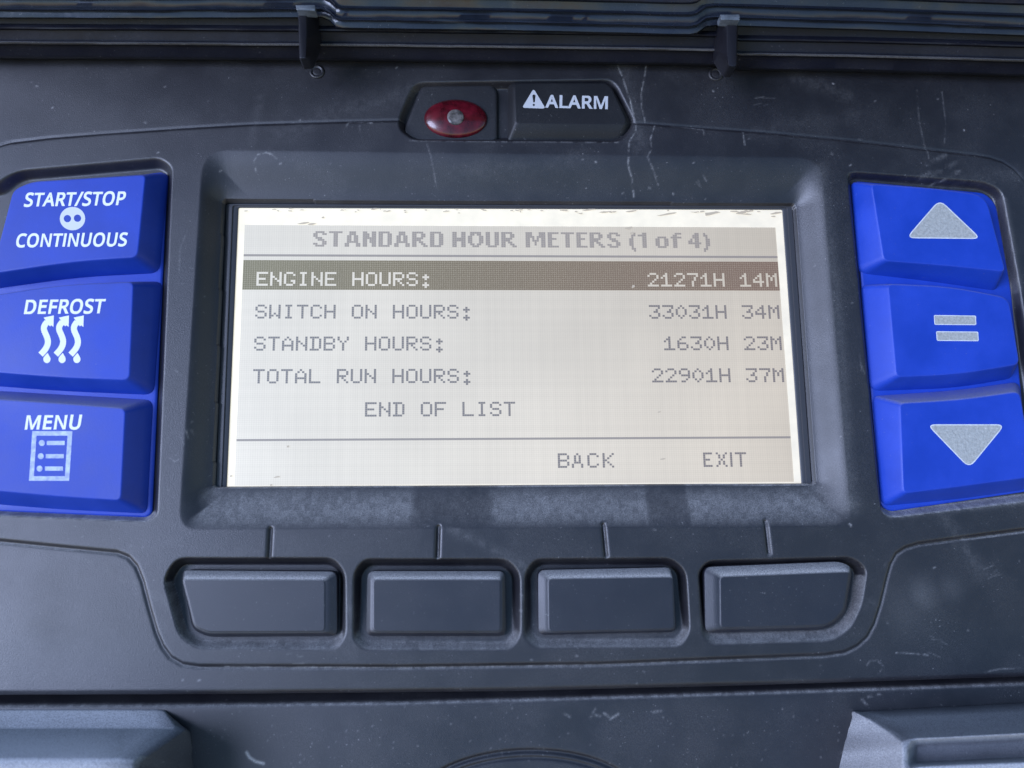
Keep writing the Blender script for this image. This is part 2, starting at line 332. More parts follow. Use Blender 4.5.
class Sheet:
    def __init__(s, x0, x1, y0, y1, step):
        s.xs = np.arange(x0, x1, step); s.ys = np.arange(y0, y1, step)
        X, Y = np.meshgrid(s.xs, s.ys); s.P = np.stack([X.ravel(), Y.ravel()], 1)
        s.h = np.zeros(len(s.P)); s.dust = np.zeros(len(s.P))
        g = np.random.default_rng(11).random((len(s.ys)+2, len(s.xs)+2))
        c = np.random.default_rng(12).random((len(s.ys)//6+3, len(s.xs)//6+3)).repeat(6, 0).repeat(6, 1)[:len(s.ys), :len(s.xs)]
        g = (g[1:-1, 1:-1]*2+g[:-2, 1:-1]+g[2:, 1:-1]+g[1:-1, :-2]+g[1:-1, 2:])/6
        s.nz = np.clip((0.65*g+0.35*c-0.28)*2.6, 0, 1.5).ravel()
    def near(s, poly, m):
        lo, hi = poly.min(0)-m, poly.max(0)+m
        return np.where((s.P[:, 0] > lo[0]) & (s.P[:, 0] < hi[0]) & (s.P[:, 1] > lo[1]) & (s.P[:, 1] < hi[1]))[0]
    def pocket(s, outer, inner, z, rnd=0.25):
        """from the present height at `outer` down (or up) to z inside `inner`; the lips are rounded"""
        i = s.near(outer, 2); P = s.P[i]
        do = -sdf(P, outer); di = sdf(P, inner)
        tt = np.where(do <= 0, 0, np.where(di <= 0, 1, do/np.maximum(do+di, 1e-6)))
        e = tt*(1-rnd)+sm(tt)*rnd
        s.h[i] = s.h[i]*(1-e)+(z(P) if callable(z) else z)*e
    def raise_(s, poly, dz, wd, m=8):
        i = s.near(poly, m); d = sdf(s.P[i], poly)
        s.h[i] += dz*sm(0.5-d/wd)
    def groove(s, line, depth, wd):
        i = s.near(line, wd*3); d = ldist(s.P[i], line)
        s.h[i] -= depth*np.exp(-(d/wd)**2)
    def smear(s, line, amt, wd, rag=0.0):
        i = s.near(line, wd*4+2); d = ldist(s.P[i], line)
        g = np.exp(-(d/wd)**2)
        if rag:
            g = g*(1-rag+rag*s.nz[i])
        s.dust[i] = np.maximum(s.dust[i], amt*g)
    def mesh(s, name, m, parent, label=None):
        nx, ny = len(s.xs), len(s.ys)
        v = np.column_stack([s.P, s.h])
        idx = np.arange(nx*ny).reshape(ny, nx)
        f = np.stack([idx[:-1, :-1], idx[:-1, 1:], idx[1:, 1:], idx[1:, :-1]], -1).reshape(-1, 4)
        me = bpy.data.meshes.new(name)
        vv = ((v-base_of(parent))*S).astype(np.float32)
        me.vertices.add(len(vv)); me.vertices.foreach_set('co', vv.ravel())
        me.loops.add(f.size); me.loops.foreach_set('vertex_index', f.ravel().astype(np.int32))
        me.polygons.add(len(f)); me.polygons.foreach_set('loop_start', np.arange(0, f.size, 4, dtype=np.int32))
        me.polygons.foreach_set('use_smooth', np.ones(len(f), bool))
        me.update(calc_edges=True); me.materials.append(m)
        a = me.attributes.new('dust', 'FLOAT', 'POINT'); a.data.foreach_set('value', np.clip(s.dust, 0, 1).astype(np.float32))
        o = bpy.data.objects.new(name, me); COL.objects.link(o); o.parent = parent
        if label: o['label'] = label
        return o

lowL, lowR = at(-90, 700), at(1110, 676)
topL = at(-90, 20)
x0, x1 = at(-210, 384)[0], at(1240, 384)[0]
FP = Sheet(x0, x1, at(512, 712)[1], at(512, 25)[1], 1.0)
# outline of the raised middle field between the two seams
up_seam = [(-90, 205), (-30, 165), (-8, 149), (4, 145), (12, 143), (50, 138.5), (100, 134.5), (180, 129), (250, 125), (330, 122.5), (395, 121), (512, 121), (636, 123.5), (700, 128.5), (764, 133), (850, 141), (920, 149), (975, 155.5), (990, 158), (1003, 162.5), (1014, 170), (1026, 184), (1045, 215), (1110, 330)]
lo_seam = [(1110, 520), (1024, 530), (970, 537), (918, 544), (905, 548), (896, 554), (890, 565), (886, 580), (880, 605), (874, 624), (867, 637), (857, 646), (845, 652), (825, 655), (700, 660), (600, 664), (400, 667), (200, 666.5), (183, 664), (171, 657), (163, 646), (157, 632), (150, 608), (143, 581), (137, 566), (129, 557), (118, 552.5), (60, 547), (0, 541), (-90, 533)]
field = px_poly(up_seam+lo_seam)
FP.raise_(field, 2.4, 3.0)
FP.groove(px_poly(up_seam), 1.6, 1.5)
FP.groove(px_poly(lo_seam), 2.0, 1.7)
# the face rolls away at its bottom edge
by = np.interp(FP.P[:, 0], [at(x, y)[0] for x, y in ((-90, 690), (200, 689), (512, 686), (760, 680), (1024, 671.5), (1114, 668))], [at(x, y)[1] for x, y in ((-90, 690), (200, 689), (512, 686), (760, 680), (1024, 671.5), (1114, 668))])
dd = np.clip((by-FP.P[:, 1])/5.0, 0, 2.6)
FP.h -= np.where(dd < 1, 3*dd*dd, 3+26*(dd-1))
# the deep display recess
rim = fillet(px_poly([(203, 150), (821, 158), (852, 527), (179, 530)], 2.4), [26, 26, 18, 18], 8)
lip = fillet(px_poly([(223, 200), (794.5, 204), (816, 484), (213, 487.5)], -13), 4, 5)
FP.pocket(rim, lip, -13, 0.55)
hole = fillet(px_poly([(226, 204), (793.5, 206), (813, 483), (214.5, 486.5)], -24), 3, 5)
FP.pocket(lip, hole, -24, 0.1)
# pockets of the blue keys
def grow(p, d): return inset(p, -d)
Lk_o = fillet(px_poly([(-90, 190), (-10, 186), (15, 170), (160, 157), (173, 166), (158, 515), (148, 522), (-90, 512)], 2.4), [4, 6, 20, 12, 8, 8, 8, 4], 6)
Lk_i = fillet(px_poly([(-85, 205), (5, 196), (22, 181), (160, 169), (168, 174), (153, 512), (146, 516), (-85, 506)], -8), [4, 6, 16, 8, 6, 6, 6, 4], 6)
FP.pocket(Lk_o, Lk_i, -8, 0.7)
Rk_o = fillet(px_poly([(846, 171), (985, 181), (1003, 190), (1021, 290), (1050, 480), (1050, 499), (890, 518), (880, 512)], 2.4), [8, 12, 14, 10, 8, 8, 8, 8], 6)
Rk_i = fillet(px_poly([(851, 179), (980, 190), (993, 198), (1010, 290), (1036, 480), (1036, 492), (890, 511), (882, 507)], -8), [6, 10, 10, 8, 6, 6, 6, 6], 6)
FP.pocket(Rk_o, Rk_i, -8, 0.7)
# alarm pocket
Al_o = fillet(px_poly([(398, 118), (413, 82), (615, 79), (637, 124), (622, 143.5), (414, 142), (399, 131)]), [10, 10, 12, 10, 14, 8, 8], 6)
Al_i = fillet(px_poly([(406, 120), (420, 91), (607, 88), (629, 124), (618, 139), (416, 138), (406, 130)], -9), [8, 8, 8, 8, 10, 6, 6], 6)
FP.pocket(Al_o, Al_i, -9, 0.6)
# troughs of the soft keys
TR = [[(163, 578), (176, 557), (334, 557), (346, 572), (347, 636), (337, 651), (196, 650), (178, 636)],
      [(353, 572), (363, 558), (508, 558), (521, 572), (522, 636), (512, 651), (362, 651), (352, 640)],
      [(524, 572), (534, 558), (672, 557), (687, 571), (691, 632), (682, 648), (534, 649), (522, 638)],
      [(697, 571), (707, 560), (852, 556), (868, 568), (862, 606), (851, 630), (832, 643), (709, 646), (701, 636)]]
TI = [[(171, 580), (181, 565), (330, 565), (340, 574), (340, 633), (333, 639), (202, 639), (188, 629)],
      [(361, 575), (369, 566), (501, 566), (512, 575), (512, 633), (504, 639), (370, 639), (361, 633)],
      [(531, 575), (540, 565), (667, 565), (678, 573), (681, 629), (674, 636), (541, 637), (532, 631)],
      [(702, 574), (710, 566), (845, 563), (856, 571), (852, 600), (842, 618), (826, 629), (714, 633), (706, 627)]]
yt, yb_ = at(512, 566)[1], at(512, 640)[1]
for a, b in zip(TR, TI): FP.pocket(fillet(px_poly(a, 2.4), 9, 5), fillet(px_poly(b, -9), 6, 5), lambda P: -13+9.5*np.clip((yt-P[:, 1])/(yt-yb_), 0, 1)**2, 1.0)
# marks above the soft keys
for a, b in (((271, 529), (269.5, 557)), ((438.5, 527), (437.5, 557)), ((603, 525), (606, 556)), ((765, 522), (768.5, 553))):
    FP.groove(px_poly([a, b], 0), 3.2, 1.7)
# dried runs, chips and dust lying on the face, plus painted rim highlights
L_ = lambda *p: px_poly(p)
FP.smear(L_((617, 64), (622, 76), (630, 100), (634, 117), (636, 125), (635, 133), (629, 142), (628, 153), (628, 165), (633, 177), (636, 192)), 0.46, 0.80, 1)
FP.smear(L_((646, 66), (644, 80), (641, 93), (642, 108), (645, 122)), 0.37, 0.72, 1)
FP.smear(L_((654, 127), (650, 140), (651, 150), (647, 158), (653, 168), (660, 182)), 0.28, 0.72, 1)
FP.smear(L_((671, 127), (690, 129), (703, 131), (703, 136)), 0.37, 0.64, 1)
FP.smear(L_((742, 133), (744, 146)), 0.31, 0.72, 1)
FP.smear(L_((764, 133.5), (850, 141.5), (920, 149), (985, 157.3)), 0.15, 0.64, 1)
FP.smear(L_((255, 170), (254, 161), (258, 155.5), (263, 154.5), (267, 153.5), (272, 155), (277, 159)), 0.34, 0.72, 1)
FP.smear(L_((347, 128), (349, 123), (358, 122.5), (372, 124)), 0.28, 0.96, 1)
FP.smear(L_((360, 127), (361, 135)), 0.15, 0.80, 1)
FP.smear(L_((427, 145), (431, 157), (434, 172), (436, 184)), 0.22, 0.64, 1)
FP.smear(L_((917, 90), (919, 120), (925, 148), (929, 165)), 0.14, 0.72, 1)
FP.smear(L_((942, 92), (946, 125), (944, 146)), 0.14, 0.72, 1)
for q in ((925, 165), (936, 160), (946, 168), (931, 176), (950, 176), (920, 178)):
    FP.smear(L_(q, (q[0]+8, q[1]-4)), 0.10, 2.40, 1)
FP.smear(L_((934, 182), (945, 180)), 0.31, 0.80, 1)
FP.smear(L_((188, 232), (181, 250), (180, 275)), 0.14, 0.64, 1)
FP.smear(L_((174, 368), (182, 376)), 0.19, 0.56, 1); FP.smear(L_((170, 458), (176, 462), (182, 458)), 0.22, 0.56, 1)
FP.smear(L_((410, 141.8), (500, 142.8), (618, 143.4)), 0.22, 0.80, 1)
FP.smear(L_((896, 653), (905, 653), (928, 655)), 0.37, 0.64, 1)
FP.smear(L_((867, 665), (870, 661), (877, 660), (884, 667), (878, 673)), 0.25, 0.72, 1)
FP.smear(L_((985, 672), (1000, 669), (1020, 668)), 0.25, 0.72, 1)
for cx, cy, r, am in ((922, 595, 15, 0.11), (950, 588, 12, 0.06), (905, 610, 24, 0.06), (60, 640, 70, 0.05)):
    i = np.arange(len(FP.P)); c = at(cx, cy)[:2]
    FP.dust = np.maximum(FP.dust, am*np.exp(-np.sum((FP.P-c)**2, 1)/(r*r)))
for a in () and (((205, 642), (330, 644)), ((372, 644), (510, 644)), ((542, 642), (676, 641)), ((716, 639), (830, 636), (852, 618), (858, 598))):
    FP.smear(px_poly(list(a), -2), 0.30, 4.0, 0.6)
FP.smear(L_((225, 666.5), (400, 668), (600, 665.5), (760, 659.5)), 0.28, 0.72, 1)
FP.smear(px_poly([(890, 515), (1024, 500)], 0), 0.22, 3.5, 0.7); FP.smear(px_poly([(10, 515), (140, 520)], 0), 0.15, 3, 0.7)
FP.smear(px_poly([(220, 505), (640, 505)], -6), 0.10, 10, 0.5); FP.smear(px_poly([(705, 505), (845, 503)], -6), 0.16, 10, 0.5)
FP.smear(px_poly([(1003, 200), (1010, 240), (1018, 290)], 0), 0.10, 3, 0)  # pale line painted in for the highlight on the pocket rim
FP.smear(px_poly([(818, 172), (835, 330), (846, 500)], -5), 0.08, 7, 0.3)  # faint pale band painted in for light on the left-facing slope
rng = np.random.default_rng(7)
spk = [(281, 163), (146, 123), (158, 154), (36, 86), (300, 120), (52, 108), (595, 162), (676, 190), (396, 68), (964, 130), (834, 84), (713, 91), (848, 524), (850, 526), (230, 630), (620, 597), (200, 680), (183, 680)]
spk += [(rng.uniform(0, 1024), rng.uniform(70, 690)) for _ in range(130)]
for k, q in enumerate(spk): FP.smear(L_(q, (q[0]+rng.uniform(-2, 2), q[1]+rng.uniform(-1, 1))), rng.uniform(.3, .6) if k < 18 else rng.uniform(.06, .3), 0.7)
# wiped smears and small groups of parallel scuffs
for k in range(22):
    cx, cy = (rng.uniform(-20, 1040), rng.uniform(525, 690)) if k % 3 else (rng.uniform(180, 1000), rng.uniform(85, 190))
    an = rng.uniform(-.5, .5)+(1.3 if k % 4 == 0 else 0); ln = rng.uniform(20, 70)
    FP.smear(L_((cx-ln*math.cos(an), cy-ln*math.sin(an)), (cx, cy+rng.uniform(-4, 4)), (cx+ln*math.cos(an), cy+ln*math.sin(an))), rng.uniform(.02, .07), rng.uniform(4, 11), 0.8)
for cx, cy, an in ((930, 640, .3), (985, 575, -.4), (60, 600, .5), (182, 430, 1.3), (420, 520, .1), (860, 360, 1.4), (760, 100, -.2), (300, 655, .1), (700, 175, .8)):
    for q in range(rng.integers(3, 6)):
        ox, oy = rng.normal(0, 7), rng.normal(0, 5); a2_ = an+rng.normal(0, .12); ln = rng.uniform(4, 13)
        FP.smear(L_((cx+ox, cy+oy), (cx+ox+ln*math.cos(a2_), cy+oy+ln*math.sin(a2_))), rng.uniform(.08, .24), rng.uniform(.4, .7), 0.6)
# dust on low up-facing ledges, strengthened to stand in for light
gy = np.gradient(FP.h.reshape(len(FP.ys), len(FP.xs)), axis=0)
ledge = np.clip((-gy-0.18)/0.5, 0, 1).ravel()
low = sm((at(512, 470)[1]-FP.P[:, 1])/12)
clean = 1-0.6*np.clip(np.sum([sm(1.2-np.maximum(np.abs(FP.P[:, 0]-at(cx, 508)[0])/w_, np.abs(FP.P[:, 1]-at(512, 508)[1])/40)**6) for cx, w_ in ((669, 21), (452, 40))], 0), 0, 1)
FP.dust = np.maximum(FP.dust, np.where(FP.P[:, 1] < at(512, 545)[1], 0.34, 0.58)*ledge*(0.62+0.38*FP.nz)*low*clean)
face = FP.mesh('faceplate', M_plastic, panel)

# two locating pins near the top edge
for cx, cy in ((317, 72), (715.5, 74.5)):
    c = at(cx, cy, 0)[:2]
    ring = lambda r: np.array([(c[0]+r*math.cos(a), c[1]+r*math.sin(a)) for a in np.linspace(0, 2*math.pi, 33)[:-1]])
    v, f = rings_mesh([ring(7.5), ring(7.5), ring(6.6), ring(5.2), ring(4.6), ring(3.8), ring(2)], [-3, .8, 1.6, 1.6, .4, .8, .9])
    obj('locating_pin', v, f, M_plastic, panel, attr=np.zeros(len(v)))

# ------------------------------------------------------------------ display
lq = px_poly([(238.6, 207.5), (782, 209.5), (801.5, 485), (226.8, 489.5)], ZL-0.6)
v, f = rings_mesh([fillet(lq, 1, 3)]*2, [ZL-3.5, ZL-0.6])
def lcd_mat(name, base, e_l, e_r, strength, fine=True, nscale=30, nvar=0.07):
    m = bpy.data.materials.new(name); m.use_nodes = True; n = m.node_tree; Lk = n.links; b = n.nodes['Principled BSDF']
    b.inputs['Base Color'].default_value = base+(1,); b.inputs['Roughness'].default_value = 0.35
    tc = n.nodes.new('ShaderNodeTexCoord'); sp = n.nodes.new('ShaderNodeSeparateXYZ'); Lk.new(tc.outputs['Object'], sp.inputs[0])
    r = n.nodes.new('ShaderNodeMapRange'); Lk.new(sp.outputs[0], r.inputs[0])
    r.inputs[1].default_value = -270*S; r.inputs[2].default_value = 270*S
    mx = n.nodes.new('ShaderNodeMix'); mx.data_type = 'RGBA'; Lk.new(r.outputs[0], mx.inputs[0])
    mx.inputs[6].default_value = e_l+(1,); mx.inputs[7].default_value = e_r+(1,)
    out = mx.outputs[2]
    nz = n.nodes.new('ShaderNodeTexNoise'); nz.inputs['Scale'].default_value = nscale; nz.inputs['Detail'].default_value = 4
    Lk.new(tc.outputs['Object'], nz.inputs['Vector'])
    m2 = n.nodes.new('ShaderNodeMapRange'); Lk.new(nz.outputs[0], m2.inputs[0]); m2.inputs[1].default_value = .3; m2.inputs[2].default_value = .7
    m2.inputs[3].default_value = strength*(1-nvar); m2.inputs[4].default_value = strength*(1+nvar)
    last = m2.outputs[0]
    if fine:
        gy_ = n.nodes.new('ShaderNodeMapRange'); Lk.new(sp.outputs[1], gy_.inputs[0]); gy_.inputs[1].default_value = 130*S; gy_.inputs[2].default_value = -130*S
        gy_.inputs[3].default_value = .90; gy_.inputs[4].default_value = 1.06
        g2 = n.nodes.new('ShaderNodeMath'); g2.operation = 'MULTIPLY'; Lk.new(last, g2.inputs[0]); Lk.new(gy_.outputs[0], g2.inputs[1]); last = g2.outputs[0]
    b.inputs['Coat Weight'].default_value = 0.2; b.inputs['Coat Roughness'].default_value = 0.22
    if fine:
        uv = n.nodes.new('ShaderNodeUVMap'); su = n.nodes.new('ShaderNodeSeparateXYZ'); Lk.new(uv.outputs[0], su.inputs[0])
        for k, amt in ((0, 0.08), (1, 0.06)):
            fr = n.nodes.new('ShaderNodeMath'); fr.operation = 'FRACT'; Lk.new(su.outputs[k], fr.inputs[0])
            gt = n.nodes.new('ShaderNodeMath'); gt.operation = 'LESS_THAN'; Lk.new(fr.outputs[0], gt.inputs[0]); gt.inputs[1].default_value = 0.28
            fl = n.nodes.new('ShaderNodeTexNoise'); fl.noise_dimensions = '1D'; fl.inputs['Scale'].default_value = 0.33; fl.inputs['Detail'].default_value = 2; Lk.new(su.outputs[k], fl.inputs['W'])
            rr = n.nodes.new('ShaderNodeMapRange'); Lk.new(fl.outputs[0], rr.inputs[0]); rr.inputs[1].default_value = .35; rr.inputs[2].default_value = .65; rr.inputs[3].default_value = .985; rr.inputs[4].default_value = 1.012
            sb = n.nodes.new('ShaderNodeMath'); sb.operation = 'MULTIPLY_ADD'; Lk.new(gt.outputs[0], sb.inputs[0]); sb.inputs[1].default_value = -amt; Lk.new(rr.outputs[0], sb.inputs[2])
            mu = n.nodes.new('ShaderNodeMath'); mu.operation = 'MULTIPLY'; Lk.new(last, mu.inputs[0]); Lk.new(sb.outputs[0], mu.inputs[1]); last = mu.outputs[0]
    Lk.new(out, b.inputs['Emission Color']); Lk.new(last, b.inputs['Emission Strength'])
    return m
LE = 2**-EXPO
M_lcd_border = lcd_mat('display_margin', (0.30, 0.29, 0.25), (1.0, 0.94, 0.77), (0.84, 0.77, 0.63), 0.78*LE, False, 260, 0.09)
M_lcd = lcd_mat('display_glass', (0.07, 0.07, 0.06), (0.97, 0.97, 0.945), (0.74, 0.665, 0.575), 0.78*LE)
M_bar = lcd_mat('display_bar', (0.05, 0.05, 0.04), (0.31, 0.295, 0.17), (0.33, 0.19, 0.13), 0.52*LE, False)
M_dots = lcd_mat('display_dots', (0.08, 0.08, 0.08), (0.26, 0.26, 0.27), (0.24, 0.19, 0.17), 0.55*LE, False)
M_title = lcd_mat('display_title_dots', (0.12, 0.115, 0.11), (0.40, 0.37, 0.34), (0.36, 0.30, 0.25), 0.55*LE, False)
lcd = obj('lcd_screen', v, f, M_lcd_border, panel, angle=40, label='backlit grey dot-matrix display listing hour meters')
def dots(name, cells, z, m, fill=0.92, label=None):
    v, f = [], []
    for c0, r0, c1, r1_ in cells:
        g = (1-fill)/2
        b0 = len(v)
        for c, r in ((c0+g, r0+g), (c0+g, r1_-g), (c1-g, r1_-g), (c1-g, r0+g)):
            x, y = dot_px(c, r); v.append(tuple(at(x, y, z)))
        f.append((b0, b0+1, b0+2, b0+3))
    return obj(name, v, f, m, lcd, label, smooth=False)
da = dots('display_area', [(c*12, r*16, c*12+12, r*16+16.0) for c in range(20) for r in range(8)], ZL-0.3, M_lcd, 1.0)
uvl = da.data.uv_layers.new(name='dots')
for k in range(160):
    c, r = (k//8)*12, (k % 8)*16
    for q, (a, b) in enumerate(((c, r), (c, r+16), (c+12, r+16), (c+12, r))): uvl.data[k*4+q].uv = (a, b)
F5 = {
'A': '00100 01010 10001 10001 11111 10001 10001', 'B': '11110 10001 10001 11110 10001 10001 11110', 'C': '01110 10001 10000 10000 10000 10001 01110',
'D': '11110 01001 01001 01001 01001 01001 11110', 'E': '11111 10000 10000 11110 10000 10000 11111', 'F': '11111 10000 10000 11110 10000 10000 10000',
'G': '01110 10001 10000 10000 10011 10001 01110', 'H': '10001 10001 10001 11111 10001 10001 10001', 'I': '01110 00100 00100 00100 00100 00100 01110',
'K': '10001 10010 10100 11000 10100 10010 10001', 'L': '10000 10000 10000 10000 10000 10000 11111', 'M': '10001 11011 10101 10101 10001 10001 10001',
'N': '10001 10001 11001 10101 10011 10001 10001', 'O': '01110 10001 10001 10001 10001 10001 01110', 'R': '11110 10001 10001 11110 10100 10010 10001',
'S': '01110 10001 10000 01110 00001 10001 01110', 'T': '11111 00100 00100 00100 00100 00100 00100', 'U': '10001 10001 10001 10001 10001 10001 01110',
'W': '10001 10001 10001 10001 10101 11011 10001', 'X': '10001 10001 01010 00100 01010 10001 10001', 'Y': '10001 10001 01010 00100 00100 00100 00100',
':': '00000 00100 01110 00100 00000 00100 01110 00100', '0': '00100 01010 10001 10001 10001 01010 00100', '1': '00100 01100 10100 00100 00100 00100 11111',
'2': '01110 10001 00001 00010 00100 01000 11111', '3': '11111 00001 00010 00110 00001 10001 01110', '4': '00010 00110 01010 10010 11111 00010 00010',
'6': '00110 01000 10000 11110 10001 10001 01110', '7': '11111 00001 00010 00010 00100 00100 00100', '9': '01110 10001 10001 01111 00001 00010 01100', ' ': ''}
def line5(text, col, row, adv=6):
    out = []
    for ch in text:
        for r, bits in enumerate(F5[ch].split()):
            for c, q in enumerate(bits):
                if q == '1': out.append((col+c, row+r))
        col += adv
    return out
TB = {  # title letters, 8 rows
'S': '011110 110011 110000 011100 001110 000011 110011 011110', 'T': '111111 001100 001100 001100 001100 001100 001100 001100',
'A': '0011100 0011100 0110110 0110110 0110110 0111110 1100011 1100011', 'N': '110011 111011 111011 111111 110111 110111 110011 110011',
'D': '111110 110011 110011 110011 110011 110011 110011 111110', 'R': '1111100 1100110 1100110 1111100 1111000 1101100 1100110 1100011',
'H': '110011 110011 110011 111111 111111 110011 110011 110011', 'O': '0011100 0110110 1100011 1100011 1100011 1100011 0110110 0011100'.replace('0011100 ', '0111110 ', 1),
'U': '110011 110011 110011 110011 110011 110011 110011 011110', 'M': '111000111 111000111 111101111 110101011 110111011 110010011 110010011 110000011',
'E': '11111 11000 11000 11110 11000 11000 11000 11111', '(': '001 011 010 110 110 110 110 010 011 001', '1': '0011 1111 0011 0011 0011 0011 0011 0011',
'o': '000000 000000 011110 110011 110011 110011 110011 011110', 'f': '00111 01100 11111 01100 01100 01100 01100 01100',
'4': '000110 001110 001110 010110 110110 111111 000110 000110', ')': '100 110 010 011 011 011 011 010 110 100'}
title = []
col = 30.4
for ch, ad in zip('STANDARDHOURMETERS(1of4)', (7, 7, 8, 7, 7, 8, 8, 10, 7, 8, 7, 11, 10, 6, 7, 6, 8, 10, 4, 8, 7, 8, 7, 3)):
    for r, bits in enumerate(TB[ch].split()):
        for c, q in enumerate(bits):
            if q == '1': title.append((col+c, 3+r))
    col += ad
cell = lambda L: [(c, r, c+1, r+1) for c, r in L]
dots('title_lettering', cell(title), ZL, M_title, 0.94)
# header strip rules and the row marker, whose lit characters are left open
lit = set(line5('ENGINE HOURS:', 6, 24) + line5('21271H', 180, 24) + line5('14M', 222, 24))
# the value columns: right-aligned so that the last M ends two dots from the edge
bar = [(c, r) for r in range(18, 33) for c in range(0, 240) if (c, r) not in lit]
dots('row_marker', cell(bar), ZL, M_bar, 0.95)
body = (line5('SWITCH ON HOURS:', 6, 40.5)+line5('33031H', 180, 40.5)+line5('34M', 222, 40.5) +
        line5('STANDBY HOURS:', 6, 56.4)+line5('1630H', 186, 56.4)+line5('23M', 222, 56.4) +
        line5('TOTAL RUN HOURS:', 6, 72.4)+line5('22901H', 180, 72.4)+line5('37M', 222, 72.4) +
        line5('END OF LIST', 54.4, 88.6))
BK = {'E': '1111 1000 1000 1110 1000 1000 1111', 'X': '10001 01010 01010 00100 01010 01010 10001', 'I': '1 1 1 1 1 1 1', 'T': '11111 00100 00100 00100 00100 00100 00100',
      'A': '00100 01010 01010 01010 01110 10001 10001'}
def prop(ch, col, row):
    return [(col+c, row+r) for r, b_ in enumerate(BK.get(ch, F5[ch]).split()) for c, q in enumerate(b_) if q == '1']
for ch, c in (('B', 137.4), ('A', 143.4), ('C', 150.2), ('K', 156.8), ('E', 200.8), ('X', 206.4), ('I', 212.6), ('T', 214.8)): body += prop(ch, c, 113.6)
dots('menu_lettering', cell(body), ZL, M_dots, 0.94)
dots('divider_line', [(0, 15, 240, 16.1), (0, 106, 240, 107)], ZL, M_title, 1.0)
# flecks of dirt caught on the display window
P = Print(ZL+0.4)
rg = np.random.default_rng(3)
for x, y, wd, hh in ((323, 217.5, 2, 1.2), (304, 223, 8, 1), (312, 224, 5, 1.2), (374, 209, 4, 1.2), (388, 211, 3, .8), (590, 209.5, 10, 1.0), (606, 212, 8, .8), (632, 211, 7, 1), (668, 214, 14, 1.2), (711, 213.5, 10, 2.2), (742, 212.5, 9, 2), (750, 211, 5, 1.2), (776, 213, 7, 1.4), (629, 228, 5, 2), (632, 233, 4, 1.2), (659, 412, 2, 1), (663, 459, 4, 1.2), (633, 286.5, 2.2, 1.8), (288, 446.5, 1.5, 1.6), (277, 477, 5, 1), (231, 476, 2, 1.2), (271, 485, 2, 1)):
    P.poly([(x+wd*math.cos(a)*rg.uniform(.5, 1), y+hh*math.sin(a)*rg.uniform(.5, 1)-0.12*wd*math.cos(a)) for a in np.linspace(0, 2*math.pi, 9)[:-1]])
for k in range(46):
    x = rg.uniform(245, 778); y = 208.3+(x-245)*0.0042+abs(rg.normal(0, 2.2)); wd = rg.uniform(1.2, 7)*(1.0 if x > 560 else .5)
    P.poly([(x+wd*math.cos(a)*rg.uniform(.4, 1), y+rg.uniform(.3, .8)*math.sin(a)+rg.uniform(-.15, .15)*wd*math.cos(a)) for a in np.linspace(0, 2*math.pi, 9)[:-1]])
M_fleck = lcd_mat('dirt_fleck', (0.16, 0.15, 0.13), (0.62, 0.56, 0.46), (0.58, 0.51, 0.42), 0.62*LE, False)
P.build('dirt_flecks', M_fleck, lcd)['kind'] = 'stuff'
# rubber gasket round the display
go = fillet(px_poly([(225.5, 203.5), (793, 205.5), (812.5, 484), (215, 488)], -18), 2.5, 4)
gi = fillet(px_poly([(238, 207), (783, 209), (802.5, 486.5), (226, 490)], -19), 1.5, 4)
gm = go*0.45+gi*0.55
v, f = rings_mesh([go, go, go*.9+gi*.1, gm, gm*.9+gi*.1, gi*.9+go*.1, gi, gi], [-25, -20, -18.6, -18.6, -20, -20, -20.6, -25], cap_top=False)
obj('screen_gasket', v, f, M_gasket, panel, angle=50)

# ------------------------------------------------------------------ blue keys
ZB = 16.0; Z0 = -5.0
def flange(pts, label):
    p = fillet(px_poly(pts, -6), 7, 5)
    v, f = rings_mesh([p, p, inset(p, 1), inset(p, 2.2)], [-9, -6.4, -5.5, -5.3])
    return obj('key_mat', v, f, M_blue, panel, label, angle=45, attr=np.zeros(len(v)))
flange([(-12, 292), (12, 206), (30, 189), (163, 172), (167, 178), (152, 513), (147, 517.5), (-60, 509), (-60, 300)], 'blue rubber mat joining the three keys left of the display')
flange([(853, 181), (985, 193), (996, 204), (1011, 290), (1030, 480), (1030, 491), (890, 511.5), (881, 506)], 'blue rubber mat joining the three keys right of the display')
o_ = 'o'
K1 = key('blue_key', panel, M_blue, [(13, 190), (31, 181.5), (146, 174.5), (138, 257.5), (75, 261.5), (-9, 274)],
         [(o_, -3, 3), (o_, -2, 3.5), (168, 172.5), (159.5, 273), (80, 277), (-14, 290)], ZB, Z0, er=1.4, rT=[6, 14, 5, 7, 30, 6], rO=[5, 14, 6, 10, 30, 4], label='blue key printed START/STOP CONTINUOUS', dust_light_top=0.35)
K2 = key('blue_key', panel, M_blue, [(-14, 296), (60, 284.5), (134, 281.5), (130, 380.5), (60, 378), (-14, 372)],
         [(o_, -3, 4), (o_, 0, 4.5), (162, 281), (154, 395), (60, 391), (-18, 385)], ZB, Z0, er=1.4, rT=[6, 30, 6, 7, 30, 6], rO=[4, 30, 8, 10, 30, 4], label='blue key printed DEFROST above three wavy arrows', dust_light_top=0.5)
K3 = key('blue_key', panel, M_blue, [(-14, 398), (60, 403), (126, 408), (121.5, 501), (60, 497), (-14, 490.5)],
         [(-18, 390), (60, 394.5), (153, 400), (147, 513.5), (60, 509.5), (-18, 503)], ZB, Z0, er=1.4, rT=[6, 30, 6, 6, 30, 6], rO=[4, 30, 8, 7, 30, 4], label='blue key printed MENU above a worn list symbol', dust_light_top=0.9)
